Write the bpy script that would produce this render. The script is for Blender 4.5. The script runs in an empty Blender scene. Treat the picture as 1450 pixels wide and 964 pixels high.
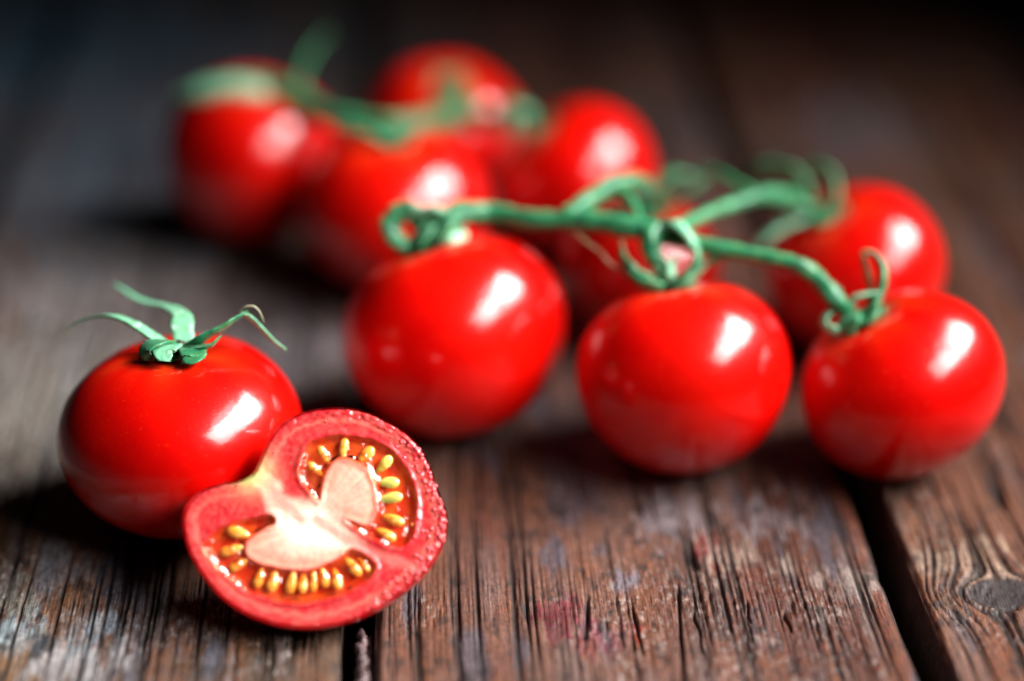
import bpy, math, random
import numpy as np
from mathutils import Vector, Matrix

random.seed(7)
rng = np.random.default_rng(11)
S = 0.01                       # everything below is written in centimetres
sc = bpy.context.scene
col = sc.collection

# ------------------------------------------------------------------ camera
PITCH = math.radians(29.0)     # looking down at the table
FPX = 2764.0                   # focal length in photo pixels (photo 1450 x 964)
CAM_H = 18.75                  # cm above the table
cam_d = bpy.data.cameras.new('camera')
cam_d.sensor_width = 36.0
cam_d.lens = FPX * 36.0 / 1450.0
cam_d.clip_start = 0.01
cam_d.clip_end = 50.0
cam_d.dof.use_dof = True
cam_d.dof.focus_distance = 31.1 * S
cam_d.dof.aperture_fstop = 2.9
cam_d.dof.aperture_blades = 0
cam = bpy.data.objects.new('camera', cam_d)
cam.location = (0, 0, CAM_H * S)
cam.rotation_euler = (math.pi / 2 - PITCH, 0, 0)
col.objects.link(cam)
sc.camera = cam

# ------------------------------------------------------------------ world and light
w = bpy.data.worlds.new('World'); sc.world = w; w.use_nodes = True
bg = w.node_tree.nodes['Background']
bg.inputs[0].default_value = (0.42, 0.62, 1.0, 1); bg.inputs[1].default_value = 0.0025

def area(name, loc, target, sx, sy, power, color=(1, 1, 1), roll=0.0, spread=180):
    l = bpy.data.lights.new(name, 'AREA'); l.shape = 'RECTANGLE'
    l.size = sx * S; l.size_y = sy * S; l.energy = power; l.color = color
    l.spread = math.radians(spread)
    o = bpy.data.objects.new(name, l); col.objects.link(o)
    d = (Vector(target) - Vector(loc)).normalized()
    q = d.to_track_quat('-Z', 'Y')
    o.rotation_euler = (q.to_matrix() @ Matrix.Rotation(math.radians(roll), 3, 'Z')).to_euler()
    o.location = Vector(loc) * S
    return o

def window(name, r_far, r_near, dist, width, power, color, spread, target=(0.5, 29.0, 1.6), aim=(-2.2, 25.0, 0.0)):
    """a long window pane: r_far and r_near are the world directions of its two short ends seen from the tomatoes"""
    a, b = Vector(r_far).normalized() * dist, Vector(r_near).normalized() * dist
    mid = (a + b) / 2 + Vector(target)
    o = area(name, mid, aim, width, (a - b).length, power, color, 0, spread)
    z = (mid - Vector(aim)).normalized(); y = (a - b) - z * (a - b).dot(z); y.normalize(); x = y.cross(z)
    o.rotation_euler = Matrix((x, y, z)).transposed().to_euler()
    return o
window('window_far', (0.69, 0.40, 0.62), (0.66, -0.26, 0.65), 44, 18, 0.80, (1.0, 0.98, 0.96), 51)
window('window_near', (0.66, -0.20, 0.68), (0.46, -0.66, 0.58), 44.4, 15, 0.29, (1.0, 0.975, 0.95), 51)
window('window_side', (0.58, 0.16, 0.78), (0.46, -0.42, 0.73), 47, 12, 0.09, (1.0, 0.92, 0.93), 56)

sc.view_settings.view_transform = 'Standard'
sc.view_settings.look = 'None'
sc.view_settings.exposure = 0.0
sc.view_settings.gamma = 1.0
sc.view_settings.use_curve_mapping = False
sc.cycles.max_bounces = 8
sc.cycles.transparent_max_bounces = 12
sc.cycles.use_denoising = True

# ------------------------------------------------------------------ geometry helpers
CR = Vector((1, 0, 0))
CU = Vector((0, math.sin(PITCH), math.cos(PITCH)))
CF = Vector((0, math.cos(PITCH), -math.sin(PITCH)))
CC = Vector((0, 0, CAM_H))

def ray(px, py):
    return CR * ((px - 725) / FPX) + CU * ((482 - py) / FPX) + CF     # per unit of depth
def at_depth(px, py, d): return CC + ray(px, py) * d
def at_height(px, py, h):
    r = ray(px, py); return CC + r * ((h - CAM_H) / r.z)
def depth_of(p): return (Vector(p) - CC).dot(CF)
def view_dir(x, y, z):         # right, up, towards the camera -> world
    return (CR * x + CU * y - CF * z).normalized()

def mesh(name, verts, faces, mat=None, parent=None, smooth=True, loc=(0, 0, 0)):
    me = bpy.data.meshes.new(name)
    v = np.asarray(verts, dtype=float) - np.asarray(tuple(loc), dtype=float)
    me.from_pydata((v * S).tolist(), [], faces if isinstance(faces, list) else faces.tolist())
    if smooth: me.polygons.foreach_set('use_smooth', [True] * len(me.polygons))
    if mat: me.materials.append(mat)
    me.update()
    o = bpy.data.objects.new(name, me); col.objects.link(o)
    o.location = Vector(tuple(loc)) * S
    if parent is not None:
        o.parent = parent
        o.matrix_parent_inverse = Matrix.Translation(-world_loc(parent))
    return o
def world_loc(o):
    return o['_w'] and Vector(o['_w']) if '_w' in o else o.location.copy()
def part(name, verts, faces, mat, parent, smooth=True):
    """a child mesh given in world centimetres; its parents are unrotated"""
    base = Vector((0, 0, 0)); p = parent
    while p is not None:
        base += p.location; p = p.parent
    c = np.asarray(verts, dtype=float).mean(axis=0)
    me = bpy.data.meshes.new(name)
    me.from_pydata(((np.asarray(verts, dtype=float) - c) * S).tolist(), [], faces if isinstance(faces, list) else faces.tolist())
    if smooth: me.polygons.foreach_set('use_smooth', [True] * len(me.polygons))
    me.materials.append(mat); me.update()
    o = bpy.data.objects.new(name, me); col.objects.link(o)
    o.parent = parent; o.location = Vector(c.tolist()) * S - base
    return o
def thing(name, loc, label, cat, group=None):
    o = bpy.data.objects.new(name, None); o.empty_display_size = 0.005
    col.objects.link(o); o.location = Vector(loc) * S
    o['label'] = label; o['category'] = cat
    if group: o['group'] = group
    return o

def catmull(P, n=8):
    P = [np.asarray(p, dtype=float) for p in P]
    P = [2 * P[0] - P[1]] + P + [2 * P[-1] - P[-2]]
    out = []
    for i in range(1, len(P) - 2):
        for k in range(n):
            t = k / n
            a, b, c, d = P[i - 1], P[i], P[i + 1], P[i + 2]
            out.append(0.5 * (2 * b + (c - a) * t + (2 * a - 5 * b + 4 * c - d) * t * t + (3 * b - a - 3 * c + d) * t ** 3))
    out.append(P[-2]); return np.array(out)

def sweep(pts, rad, flat=1.0, n=8, seg=12, up=(0, 0, 1), twist=0.0, cup=0.0, rough=0.0):
    """round or flattened tapering stalk; rad = list of radii at the control points"""
    C = catmull(pts, n); m = len(C)
    rr = np.interp(np.linspace(0, len(rad) - 1, m), range(len(rad)), rad)
    T = np.gradient(C, axis=0); T /= np.linalg.norm(T, axis=1)[:, None] + 1e-9
    N = np.cross(np.asarray(up, float), T[0])
    if np.linalg.norm(N) < 1e-3: N = np.cross((1, 0, 0), T[0])
    N /= np.linalg.norm(N); V = []
    for i in range(m):
        N = N - T[i] * N.dot(T[i]); N /= np.linalg.norm(N) + 1e-9
        B = np.cross(T[i], N)
        tw = twist * i / (m - 1)
        for k in range(seg):
            a = 2 * math.pi * k / seg
            lb_ = 1 + (0.10 * math.cos(5 * a) if flat > 0.8 else 0); x, y = math.cos(a) * lb_, math.sin(a) * flat * lb_
            y += cup * (x * x - 0.4)
            x, y = x * math.cos(tw) - y * math.sin(tw), x * math.sin(tw) + y * math.cos(tw)
            q = rr[i] * (1 + 1.3 * rough * (float(vnoise(np.array([i * 0.31 + m]), np.array([rr[0] * 97.0]), 5)[0]) - 0.4)) * (1 + rough * (math.sin(i * 1.7 + k * 2.1) * 0.5 + math.sin(i * 0.63 + k) * 0.5))
            V.append(C[i] + (N * x + B * y) * q)
    F = []
    for i in range(m - 1):
        for k in range(seg):
            a = i * seg + k; b = i * seg + (k + 1) % seg
            F.append((a, b, b + seg, a + seg))
    V.append(C[0] - T[0] * rr[0] * 0.3); V.append(C[-1] + T[-1] * rr[-1] * 0.8)
    e0, e1 = len(V) - 2, len(V) - 1
    for k in range(seg):
        F.append((e0, (k + 1) % seg, k)); F.append((e1, (m - 1) * seg + k, (m - 1) * seg + (k + 1) % seg))
    return np.array(V), F

# numpy gradient-free value noise
def _h(ix, iy, seed):
    n = (ix.astype(np.int64) * 374761393 + iy.astype(np.int64) * 668265263 + seed * 2147483647) & 0xffffffff
    n = ((n ^ (n >> 13)) * 1274126177) & 0xffffffff
    n = ((n ^ (n >> 16)) * 2246822519) & 0xffffffff
    return ((n ^ (n >> 15)) & 0xffffff) / 16777215.0
def vnoise(x, y, seed=0):
    ix, iy = np.floor(x), np.floor(y); fx, fy = x - ix, y - iy
    fx = fx * fx * fx * (fx * (fx * 6 - 15) + 10); fy = fy * fy * fy * (fy * (fy * 6 - 15) + 10)
    a, b = _h(ix, iy, seed), _h(ix + 1, iy, seed); c, d = _h(ix, iy + 1, seed), _h(ix + 1, iy + 1, seed)
    return (a + (b - a) * fx) * (1 - fy) + (c + (d - c) * fx) * fy
def fbm(x, y, seed=0, o=4):
    s, a, t = 0, 1.0, 0
    for i in range(o):
        s = s + a * vnoise(x * 2 ** i, y * 2 ** i, seed + i * 17); t += a; a *= 0.5
    return s / t
def sst(a, b, x):
    t = np.clip((x - a) / (b - a), 0, 1); return t * t * (3 - 2 * t)

# ------------------------------------------------------------------ materials
def new_mat(name):
    m = bpy.data.materials.new(name); m.use_nodes = True
    nt = m.node_tree; return m, nt, nt.nodes['Principled BSDF']
def nd(nt, t, **kw):
    n = nt.nodes.new(t)
    for k, v in kw.items(): setattr(n, k, v)
    return n
def noise_node(nt, scale, vec=(1, 1, 1), detail=4, rough=0.5):
    tc = nd(nt, 'ShaderNodeTexCoord'); mp = nd(nt, 'ShaderNodeMapping')
    mp.inputs['Scale'].default_value = [v * 100 for v in vec]      # centimetre units
    nz = nd(nt, 'ShaderNodeTexNoise'); nz.inputs['Scale'].default_value = scale
    nz.inputs['Detail'].default_value = detail; nz.inputs['Roughness'].default_value = rough
    nt.links.new(tc.outputs['Object'], mp.inputs[0]); nt.links.new(mp.outputs[0], nz.inputs['Vector'])
    return nz
def ramp(nt, src, stops):
    r = nd(nt, 'ShaderNodeValToRGB'); e = r.color_ramp.elements
    while len(e) < len(stops): e.new(0.5)
    for i, (p, c) in enumerate(stops):
        e[i].position = p; e[i].color = (*c, 1) if len(c) == 3 else c
    nt.links.new(src, r.inputs[0]); return r
def bump(nt, src, b, dist, strength=1.0, chain=None):
    n = nd(nt, 'ShaderNodeBump'); n.inputs['Distance'].default_value = dist * S; n.inputs['Strength'].default_value = strength
    nt.links.new(src, n.inputs['Height'])
    if chain: nt.links.new(chain.outputs[0], n.inputs['Normal'])
    nt.links.new(n.outputs[0], b.inputs['Normal']); return n

def tomato_skin(name, c0, c1):
    m, nt, b = new_mat(name)
    n = noise_node(nt, 1.1, detail=3)
    r = ramp(nt, n.outputs['Fac'], [(0.3, c0), (0.7, c1)])
    nt.links.new(r.outputs[0], b.inputs['Base Color'])
    b.inputs['Roughness'].default_value = 0.30
    b.inputs['IOR'].default_value = 1.33
    b.inputs['Subsurface Weight'].default_value = 0.06
    b.inputs['Specular IOR Level'].default_value = 0.22
    b.inputs['Coat IOR'].default_value = 1.5
    b.inputs['Subsurface Radius'].default_value = (1.0, 0.08, 0.03)
    b.inputs['Subsurface Scale'].default_value = 0.003
    b.inputs['Coat Weight'].default_value = 0.80
    b.inputs['Coat Roughness'].default_value = 0.125
    sp = noise_node(nt, 17, detail=1); sr = ramp(nt, sp.outputs['Fac'], [(0.70, (0, 0, 0)), (0.78, (0.35, 0.35, 0.35))])
    mxs_ = nd(nt, 'ShaderNodeMix', data_type='RGBA'); nt.links.new(sr.outputs[0], mxs_.inputs[0]); nt.links.new(r.outputs[0], mxs_.inputs[6]); mxs_.inputs[7].default_value = (0.85, 0.05, 0.01, 1)
    sa = nd(nt, 'ShaderNodeAttribute', attribute_name='shoulder'); mxo = nd(nt, 'ShaderNodeMix', data_type='RGBA')
    nt.links.new(sa.outputs['Fac'], mxo.inputs[0]); nt.links.new(mxs_.outputs[2], mxo.inputs[6]); mxo.inputs[7].default_value = (0.70, 0.05, 0.006, 1)
    nt.links.new(mxo.outputs[2], b.inputs['Base Color'])
    n2 = noise_node(nt, 3.0, detail=2)
    n3 = noise_node(nt, 26, detail=3)
    k = bump(nt, n2.outputs['Fac'], b, 0.012, 0.5)
    k2 = bump(nt, n3.outputs['Fac'], b, 0.0012, 0.5, k)
    nt.links.new(k2.outputs[0], b.inputs['Coat Normal'])
    return m
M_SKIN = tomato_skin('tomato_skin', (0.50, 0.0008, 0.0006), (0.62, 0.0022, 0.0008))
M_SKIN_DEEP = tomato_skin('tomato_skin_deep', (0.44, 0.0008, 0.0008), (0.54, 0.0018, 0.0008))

M_SKIN_SHADED = tomato_skin('tomato_skin_shaded', (0.22, 0.0006, 0.0006), (0.30, 0.001, 0.0006))  # red skin darkened: the shade on the hidden tomato is put into its colour
def green(name, c0, c1, c2, spec=0.4):
    m, nt, b = new_mat(name)
    n = noise_node(nt, 4.0, detail=4)
    r = ramp(nt, n.outputs['Fac'], [(0.20, (0.05, 0.045, 0.012)), (0.31, c0), (0.48, c1), (0.60, tuple(c1[i] * 0.6 + (0.06, 0.14, 0.02)[i] * 0.4 for i in range(3))), (0.72, c2)])
    nt.links.new(r.outputs[0], b.inputs['Base Color'])
    b.inputs['Roughness'].default_value = 0.42
    b.inputs['Sheen Weight'].default_value = 0.12
    b.inputs['Sheen Roughness'].default_value = 0.4
    b.inputs['Sheen Tint'].default_value = (0.7, 1.0, 0.85, 1)
    b.inputs['Subsurface Weight'].default_value = 0.15
    b.inputs['Subsurface Radius'].default_value = (0.2, 0.6, 0.2)
    b.inputs['Subsurface Scale'].default_value = 0.0015
    n2 = noise_node(nt, 22, vec=(1, 1, 1), detail=3)
    bump(nt, n2.outputs['Fac'], b, 0.012, 0.7)
    return m
M_STEM = green('vine_green', (0.006, 0.085, 0.032), (0.015, 0.17, 0.07), (0.06, 0.32, 0.16))
M_SEPAL = green('sepal_green', (0.006, 0.07, 0.026), (0.016, 0.17, 0.07), (0.09, 0.38, 0.21))
M_SEPAL_PALE = green('sepal_pale', (0.07, 0.30, 0.16), (0.17, 0.46, 0.28), (0.38, 0.66, 0.50))
M_DRY = green('sepal_dry', (0.16, 0.17, 0.09), (0.30, 0.28, 0.18), (0.50, 0.46, 0.36))
M_SCAR, _nt, _b = new_mat('stalk_scar'); _b.inputs['Base Color'].default_value = (0.035, 0.02, 0.012, 1); _b.inputs['Roughness'].default_value = 0.8

# ------------------------------------------------------------------ table of weathered planks
m, nt, b = new_mat('weathered_wood')
at = nd(nt, 'ShaderNodeAttribute', attribute_name='wood')
nf = noise_node(nt, 1.0, vec=(30, 2.2, 8), detail=6, rough=0.65)        # fibres
nf2 = noise_node(nt, 1.0, vec=(16, 10, 10), detail=6, rough=0.7)       # crumbly dirt
r1 = ramp(nt, nf.outputs['Fac'], [(0.30, (0.35, 0.33, 0.33)), (0.52, (0.95, 0.95, 0.95)), (0.72, (1.7, 1.66, 1.62))])
mx = nd(nt, 'ShaderNodeMix', data_type='RGBA', blend_type='MULTIPLY'); mx.inputs[0].default_value = 1.0
nt.links.new(at.outputs['Color'], mx.inputs[6]); nt.links.new(r1.outputs[0], mx.inputs[7])
r2 = ramp(nt, nf2.outputs['Fac'], [(0.36, (0.4, 0.4, 0.42)), (0.5, (1, 1, 1)), (0.68, (1.5, 1.5, 1.5))])
mx2 = nd(nt, 'ShaderNodeMix', data_type='RGBA', blend_type='MULTIPLY'); mx2.inputs[0].default_value = 0.75
nt.links.new(mx.outputs[2], mx2.inputs[6]); nt.links.new(r2.outputs[0], mx2.inputs[7])
nt.links.new(mx2.outputs[2], b.inputs['Base Color'])
rr = ramp(nt, nf2.outputs['Fac'], [(0.35, (0.62,) * 3), (0.7, (0.34,) * 3)]); nt.links.new(rr.outputs[0], b.inputs['Roughness'])
b.inputs['Specular IOR Level'].default_value = 0.38
k = bump(nt, nf.outputs['Fac'], b, 0.03, 0.8)
bump(nt, nf2.outputs['Fac'], b, 0.02, 0.8, k)
M_WOOD = m
m, nt, b = new_mat('dark_underside'); b.inputs['Base Color'].default_value = (0.006, 0.005, 0.005, 1); b.inputs['Roughness'].default_value = 0.9
M_DARK = m

PL_ANG = math.radians(3.35)                     # the planks run slightly to the left of the view
pt = Vector((-math.sin(PL_ANG), math.cos(PL_ANG), 0)); ps = Vector((math.cos(PL_ANG), math.sin(PL_ANG), 0))
def st(px, py):                                 # plank coordinates of a point seen on the table
    p = at_height(px, py, 0); return p.dot(ps), p.dot(pt)
g1a, g1b = st(481, 940)[0], st(531, 940)[0]
g2a, g2b = st(1288, 920)[0], st(1337, 920)[0]
W_ = g2a - g1b
gap = g1b - g1a
edges = [(g1a - 8.1, g1a, 1), (g1b, g2a, 2), (g2b, g2b + 8.4, 3)]
x = g1a - 8.1 - gap
for k in range(4): edges.append((x - 8.2, x, 4 + k)); x -= 8.2 + gap
x = g2b + 8.4 + gap
for k in range(4): edges.append((x, x + 8.2, 10 + k)); x += 8.2 + gap

table = bpy.data.objects.new('tabletop', None); col.objects.link(table)
table['kind'] = 'structure'; table['label'] = 'weathered brown wooden table planks with dark gaps under the tomatoes'

STAINS_AND_COOL_LIGHT = [  # px, py, radius cm, colour, strength
    (795, 872, 0.40, (0.20, 0.012, 0.04), 0.75), (838, 885, 0.2, (0.30, 0.06, 0.15), 0.7), (768, 872, 0.22, (0.20, 0.01, 0.025), 0.8),
    (1003, 774, 0.28, (0.32, 0.02, 0.03), 0.8), (850, 910, 0.35, (0.25, 0.02, 0.05), 0.6), (900, 890, 0.2, (0.35, 0.03, 0.01), 0.7),
    (1000, 830, 0.40, (0.035, 0.028, 0.03), 0.8), (1012, 870, 0.3, (0.04, 0.03, 0.04), 0.7), (1155, 875, 0.22, (0.03, 0.035, 0.05), 0.8), (1020, 888, 0.3, (0.03, 0.028, 0.03), 0.8),
    (880, 815, 0.22, (0.22, 0.26, 0.36), 0.7), (790, 790, 0.35, (0.11, 0.14, 0.21), 0.7), (848, 780, 0.25, (0.14, 0.17, 0.25), 0.6), (960, 725, 0.7, (0.32, 0.33, 0.40), 0.7),
    (1095, 735, 0.55, (0.36, 0.38, 0.44), 0.75), (1035, 790, 0.45, (0.50, 0.42, 0.36), 0.8), (1210, 830, 0.6, (0.40, 0.38, 0.36), 0.7),
    (1120, 797, 0.28, (0.5, 0.45, 0.38), 0.8), (1380, 800, 0.7, (0.55, 0.46, 0.36), 0.85), (1330, 800, 0.35, (0.38, 0.32, 0.26), 0.7),
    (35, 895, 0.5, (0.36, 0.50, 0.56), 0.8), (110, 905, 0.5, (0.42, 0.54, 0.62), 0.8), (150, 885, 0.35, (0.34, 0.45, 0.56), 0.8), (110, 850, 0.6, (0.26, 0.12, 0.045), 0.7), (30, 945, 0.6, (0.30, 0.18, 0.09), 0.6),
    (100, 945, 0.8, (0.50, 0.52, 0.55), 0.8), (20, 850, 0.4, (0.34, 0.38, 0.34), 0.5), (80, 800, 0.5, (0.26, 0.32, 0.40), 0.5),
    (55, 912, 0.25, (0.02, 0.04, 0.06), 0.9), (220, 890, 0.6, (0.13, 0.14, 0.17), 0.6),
    (60, 580, 2.4, (0.42, 0.42, 0.38), 0.8), (170, 400, 3.0, (0.42, 0.41, 0.42), 0.8), (150, 250, 3.5, (0.10, 0.18, 0.27), 0.85), (120, 60, 5.0, (0.045, 0.15, 0.25), 0.95),  # bluish patches at the back left put cool fill light into the wood colour
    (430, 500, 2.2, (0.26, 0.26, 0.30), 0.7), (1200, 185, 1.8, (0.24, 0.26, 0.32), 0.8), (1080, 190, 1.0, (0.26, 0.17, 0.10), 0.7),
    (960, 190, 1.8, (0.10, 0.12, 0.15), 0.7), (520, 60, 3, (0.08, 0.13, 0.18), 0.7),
]
KNOTS = {3: [(1418, 838, 0.58, 1.35)]}
PAL = {1: ((0.115, 0.055, 0.027), (0.16, 0.10, 0.065)), 2: ((0.155, 0.055, 0.032), (0.20, 0.105, 0.075)), 3: ((0.18, 0.058, 0.026), (0.21, 0.10, 0.055))}

def plank(x0, x1, idx):
    seed = idx * 101
    main = idx <= 3
    ns = int((x1 - x0) / 0.0165) if main else int((x1 - x0) / 0.08)
    s = np.linspace(x0, x1, ns + 1)
    if main:
        t = np.concatenate([np.arange(10, 20, 0.5), np.arange(20, 32, 0.055), np.arange(32, 46, 0.11), np.arange(46, 100, 0.6)])
    else:
        t = np.arange(10, 100, 0.5)
    Sx, T = np.meshgrid(s, t, indexing='xy')
    # cross-grain coordinate: slow meander, then flow round the knots
    psi = Sx + 0.42 * (fbm(Sx * 0.22, T * 0.06, seed + 1, 3) - 0.5) + 0.05 * (fbm(Sx * 0.9, T * 0.3, seed + 2, 3) - 0.5)
    ink = np.zeros_like(Sx); ringc = np.zeros_like(Sx)
    for (kx, ky, a, sq) in KNOTS.get(idx, []):
        ks, kt = st(kx, ky)
        dx, dy = (Sx - ks), (T - kt) * sq
        wob = 1 + 0.35 * (fbm(dx * 2, dy * 2, seed + 5, 3) - 0.5)
        r2 = dx * dx + dy * dy + 1e-6
        aa = a * a
        f = np.where(r2 > aa, 1 - aa / r2, 0)
        psi = psi - dx * (aa / np.maximum(r2, aa)) * np.exp(-r2 / (14 * aa))
        kk = sst(a * 1.06, a * 0.9, np.sqrt(r2) * wob)
        ink = np.maximum(ink, kk); ringc = ringc + kk * np.sqrt(r2) * wob
    lowf = fbm(Sx * 0.45, T * 0.16, seed + 20, 4)
    n1 = 0.6 * vnoise(psi * 17, T * 0.20, seed + 3) + 0.4 * vnoise(psi * 8, T * 0.12, seed + 33)
    n2 = vnoise(psi * 29.0, T * 0.35, seed + 4)
    n3 = fbm(psi * 34.0, T * 2.2, seed + 6, 3)
    g = 0.56 * n1 + 0.28 * n2 + 0.16 * n3
    worn = sst(0.40, 0.62, fbm(Sx * 0.7, T * 0.42, seed + 8, 4)) * (0.75 if idx != 1 else 0.55)   # places rubbed flat
    groove = sst(0.46, 0.30, g)
    ringw = 0.5 + 0.22 * np.sin(ringc * 38 + 5 * fbm(Sx * 4, T * 3, seed + 50, 3)) + 0.5 * (fbm(Sx * 12, T * 9, seed + 51, 3) - 0.5)
    g = np.where(ink > 0.3, 0.35 + 0.3 * ringw * ink, g)
    H = (g - 0.55) * 0.075 * (1 - 0.55 * worn) - groove * 0.035 * (1 - 0.4 * worn)
    # drying cracks
    cr = sst(0.035, 0.0, np.abs(vnoise(psi * 1.6, T * 0.10, seed + 9) - 0.5)) * sst(0.60, 0.75, vnoise(psi * 2.2, T * 0.45, seed + 10))
    H -= 0.10 * cr
    crumb = fbm(Sx * 11, T * 7, seed + 11, 4)
    crmask = sst(0.50, 0.66, fbm(Sx * 0.8, T * 0.6, seed + 12, 4))
    if idx == 1: crmask = np.maximum(crmask, 0.9 * np.exp(-(((Sx - st(150, 895)[0]) / 1.6) ** 2 + ((T - st(150, 895)[1]) / 1.0) ** 2)))
    if idx == 2: crmask = np.maximum(crmask, 0.6 * np.exp(-(((Sx - st(1000, 860)[0]) / 1.8) ** 2 + ((T - st(1000, 860)[1]) / 0.9) ** 2)))
    H += 0.06 * (crumb - 0.5) * (0.25 + crmask)
    for (px, py, L, wdt) in ((990, 895, 0.9, 0.02), (1060, 865, 0.35, 0.016), (1115, 880, 0.3, 0.018)) if idx == 2 else ():
        cs, ct = st(px, py)
        c2 = np.exp(-((Sx - cs + 0.02 * np.sin(T * 9)) / wdt) ** 2) * sst(L, L * 0.6, np.abs(T - ct)); cr = np.maximum(cr, c2); H -= 0.09 * c2
    # arris worn round along both edges
    e = np.minimum(Sx - x0, x1 - Sx); wav = 0.10 + 0.10 * fbm(T * 0.9, T * 0 + idx, seed + 13, 3)
    H -= 0.10 * sst(wav, 0, e) ** 2
    H -= 0.012
    H = np.minimum(H, 0.0 + 0.03)
    # colour
    A, B = PAL.get(idx, ((0.07, 0.05, 0.045), (0.11, 0.085, 0.08)))
    A, B = np.array(A), np.array(B)
    mixv = sst(0.35, 0.65, lowf)[..., None]
    C = A * (1 - mixv) + B * mixv
    streak = vnoise(psi * 3.0, T * 0.12, seed + 14)[..., None]
    C = C * (0.72 + 0.56 * streak)
    grey = (sst(0.52, 0.70, fbm(psi * 2.4, T * 0.35, seed + 15, 4)) * 0.36)[..., None]
    C = C * (1 - grey) + np.array((0.21, 0.195, 0.20)) * grey
    bl = (sst(0.60, 0.74, fbm(psi * 2.0 + 9, T * 0.5, seed + 16, 4)) * 0.6)[..., None]
    C = C * (1 - bl) + np.array((0.09, 0.12, 0.18)) * bl
    or_ = (sst(0.56, 0.72, fbm(psi * 2.2 + 4, T * 0.5, seed + 18, 4)) * 0.6)[..., None]
    C = C * (1 - or_) + np.array((0.22, 0.088, 0.04)) * or_
    for (px, py, r, c, k) in STAINS_AND_COOL_LIGHT:
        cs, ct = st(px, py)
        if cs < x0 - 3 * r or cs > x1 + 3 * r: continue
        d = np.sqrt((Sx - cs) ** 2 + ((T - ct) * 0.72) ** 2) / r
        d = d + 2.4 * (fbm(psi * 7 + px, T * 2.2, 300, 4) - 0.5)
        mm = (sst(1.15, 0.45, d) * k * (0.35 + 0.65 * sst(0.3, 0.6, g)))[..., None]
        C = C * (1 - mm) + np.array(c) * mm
    fl = (sst(0.62, 0.80, fbm(Sx * 14, T * 9, seed + 19, 2)) * (0.04 + 0.5 * crmask))[..., None]
    C = C * (1 - fl) + np.array((0.48, 0.45, 0.44)) * fl
    dk = (sst(0.62, 0.78, fbm(Sx * 6 + 40, T * 4, seed + 23, 3)) * 0.7)[..., None]
    C = C * (1 - dk) + np.array((0.03, 0.028, 0.03)) * dk
    C = C * {1: 0.50, 2: 0.42, 3: 0.42}.get(idx, 0.50) * np.array({2: (1.12, 0.94, 0.86), 3: (1.14, 0.92, 0.82), 1: (1.05, 0.98, 0.95)}.get(idx, (1, 1, 1)))
    C = C * (1 - 0.85 * groove[..., None]) * (1 - 0.9 * cr[..., None])
    kk = ink[..., None]; C = C * (1 - kk) + np.array((0.022, 0.016, 0.016)) * (0.7 + 0.9 * ringw[..., None]) * kk
    edk = sst(0.10, 0.0, e)[..., None]; C = C * (1 - 0.6 * edk)
    nt_, nx = Sx.shape
    # side skirt vertices
    V = np.stack([Sx, T, H], -1).reshape(-1, 3); Cc = C.reshape(-1, 3)
    idxg = np.arange(nt_ * nx).reshape(nt_, nx)
    F = [np.stack([idxg[:-1, :-1], idxg[:-1, 1:], idxg[1:, 1:], idxg[1:, :-1]], -1).reshape(-1, 4)]
    base = len(V)
    rim = [(idxg[:, 0], True), (idxg[:, -1], False), (idxg[0, :], False), (idxg[-1, :], True)]
    ev, ec = [], []
    for ids, flip in rim:
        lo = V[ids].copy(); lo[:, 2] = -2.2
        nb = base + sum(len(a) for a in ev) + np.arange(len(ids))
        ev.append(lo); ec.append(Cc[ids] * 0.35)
        q = np.stack([ids[:-1], ids[1:], nb[1:], nb[:-1]], -1)
        F.append(q if flip else q[:, ::-1])
    V = np.concatenate([V] + ev); Cc = np.concatenate([Cc] + ec); F = np.concatenate(F)
    cx, cy = (x0 + x1) / 2, 40.0
    Wd = np.stack([V[:, 0] * ps.x + V[:, 1] * pt.x, V[:, 0] * ps.y + V[:, 1] * pt.y, V[:, 2]], -1)
    # object coordinates follow the board so the fibres run along it
    me = bpy.data.meshes.new('plank')
    L = np.stack([(V[:, 0] - cx), (V[:, 1] - cy), V[:, 2]], -1) * S
    me.vertices.add(len(L)); me.vertices.foreach_set('co', L.ravel())
    me.loops.add(F.size); me.loops.foreach_set('vertex_index', F.ravel().astype(np.int32))
    me.polygons.add(len(F)); me.polygons.foreach_set('loop_start', np.arange(0, F.size, 4, dtype=np.int32))
    me.update(calc_edges=True); me.validate()
    me.polygons.foreach_set('use_smooth', np.ones(len(F), bool))
    ca = me.color_attributes.new('wood', 'FLOAT_COLOR', 'POINT')
    ca.data.foreach_set('color', np.concatenate([np.clip(Cc, 0, 1), np.ones((len(Cc), 1))], 1).ravel())
    me.materials.append(M_WOOD)
    o = bpy.data.objects.new('plank', me); col.objects.link(o)
    o.parent = table
    o.location = (ps * cx + pt * cy) * S; o.rotation_euler = (0, 0, PL_ANG)
    return o
for e in edges: plank(*e)
# dark floor beneath the gaps, and the splintered tongue standing in the near gap
V = [(-60, 0, -2.6), (60, 0, -2.6), (60, 110, -2.6), (-60, 110, -2.6)]
fl = mesh('floor', V, [(0, 1, 2, 3)], M_DARK, smooth=False); fl['kind'] = 'structure'; fl['label'] = 'black space under the table planks'
m, nt, b = new_mat('wet_splinter'); n = noise_node(nt, 1, vec=(20, 4, 20), detail=5)
r = ramp(nt, n.outputs['Fac'], [(0.35, (0.02, 0.012, 0.012)), (0.65, (0.16, 0.10, 0.10))]); nt.links.new(r.outputs[0], b.inputs['Base Color'])
b.inputs['Roughness'].default_value = 0.32; bump(nt, n.outputs['Fac'], b, 0.05, 1.0)
P0 = []
for q in range(12):
    px, py = 512 + (q % 3 - 1) * 1.6, 893 + q * 9
    p = at_height(px, py, -0.18 - 0.03 * math.sin(q * 1.3)); P0.append(tuple(p))
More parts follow.
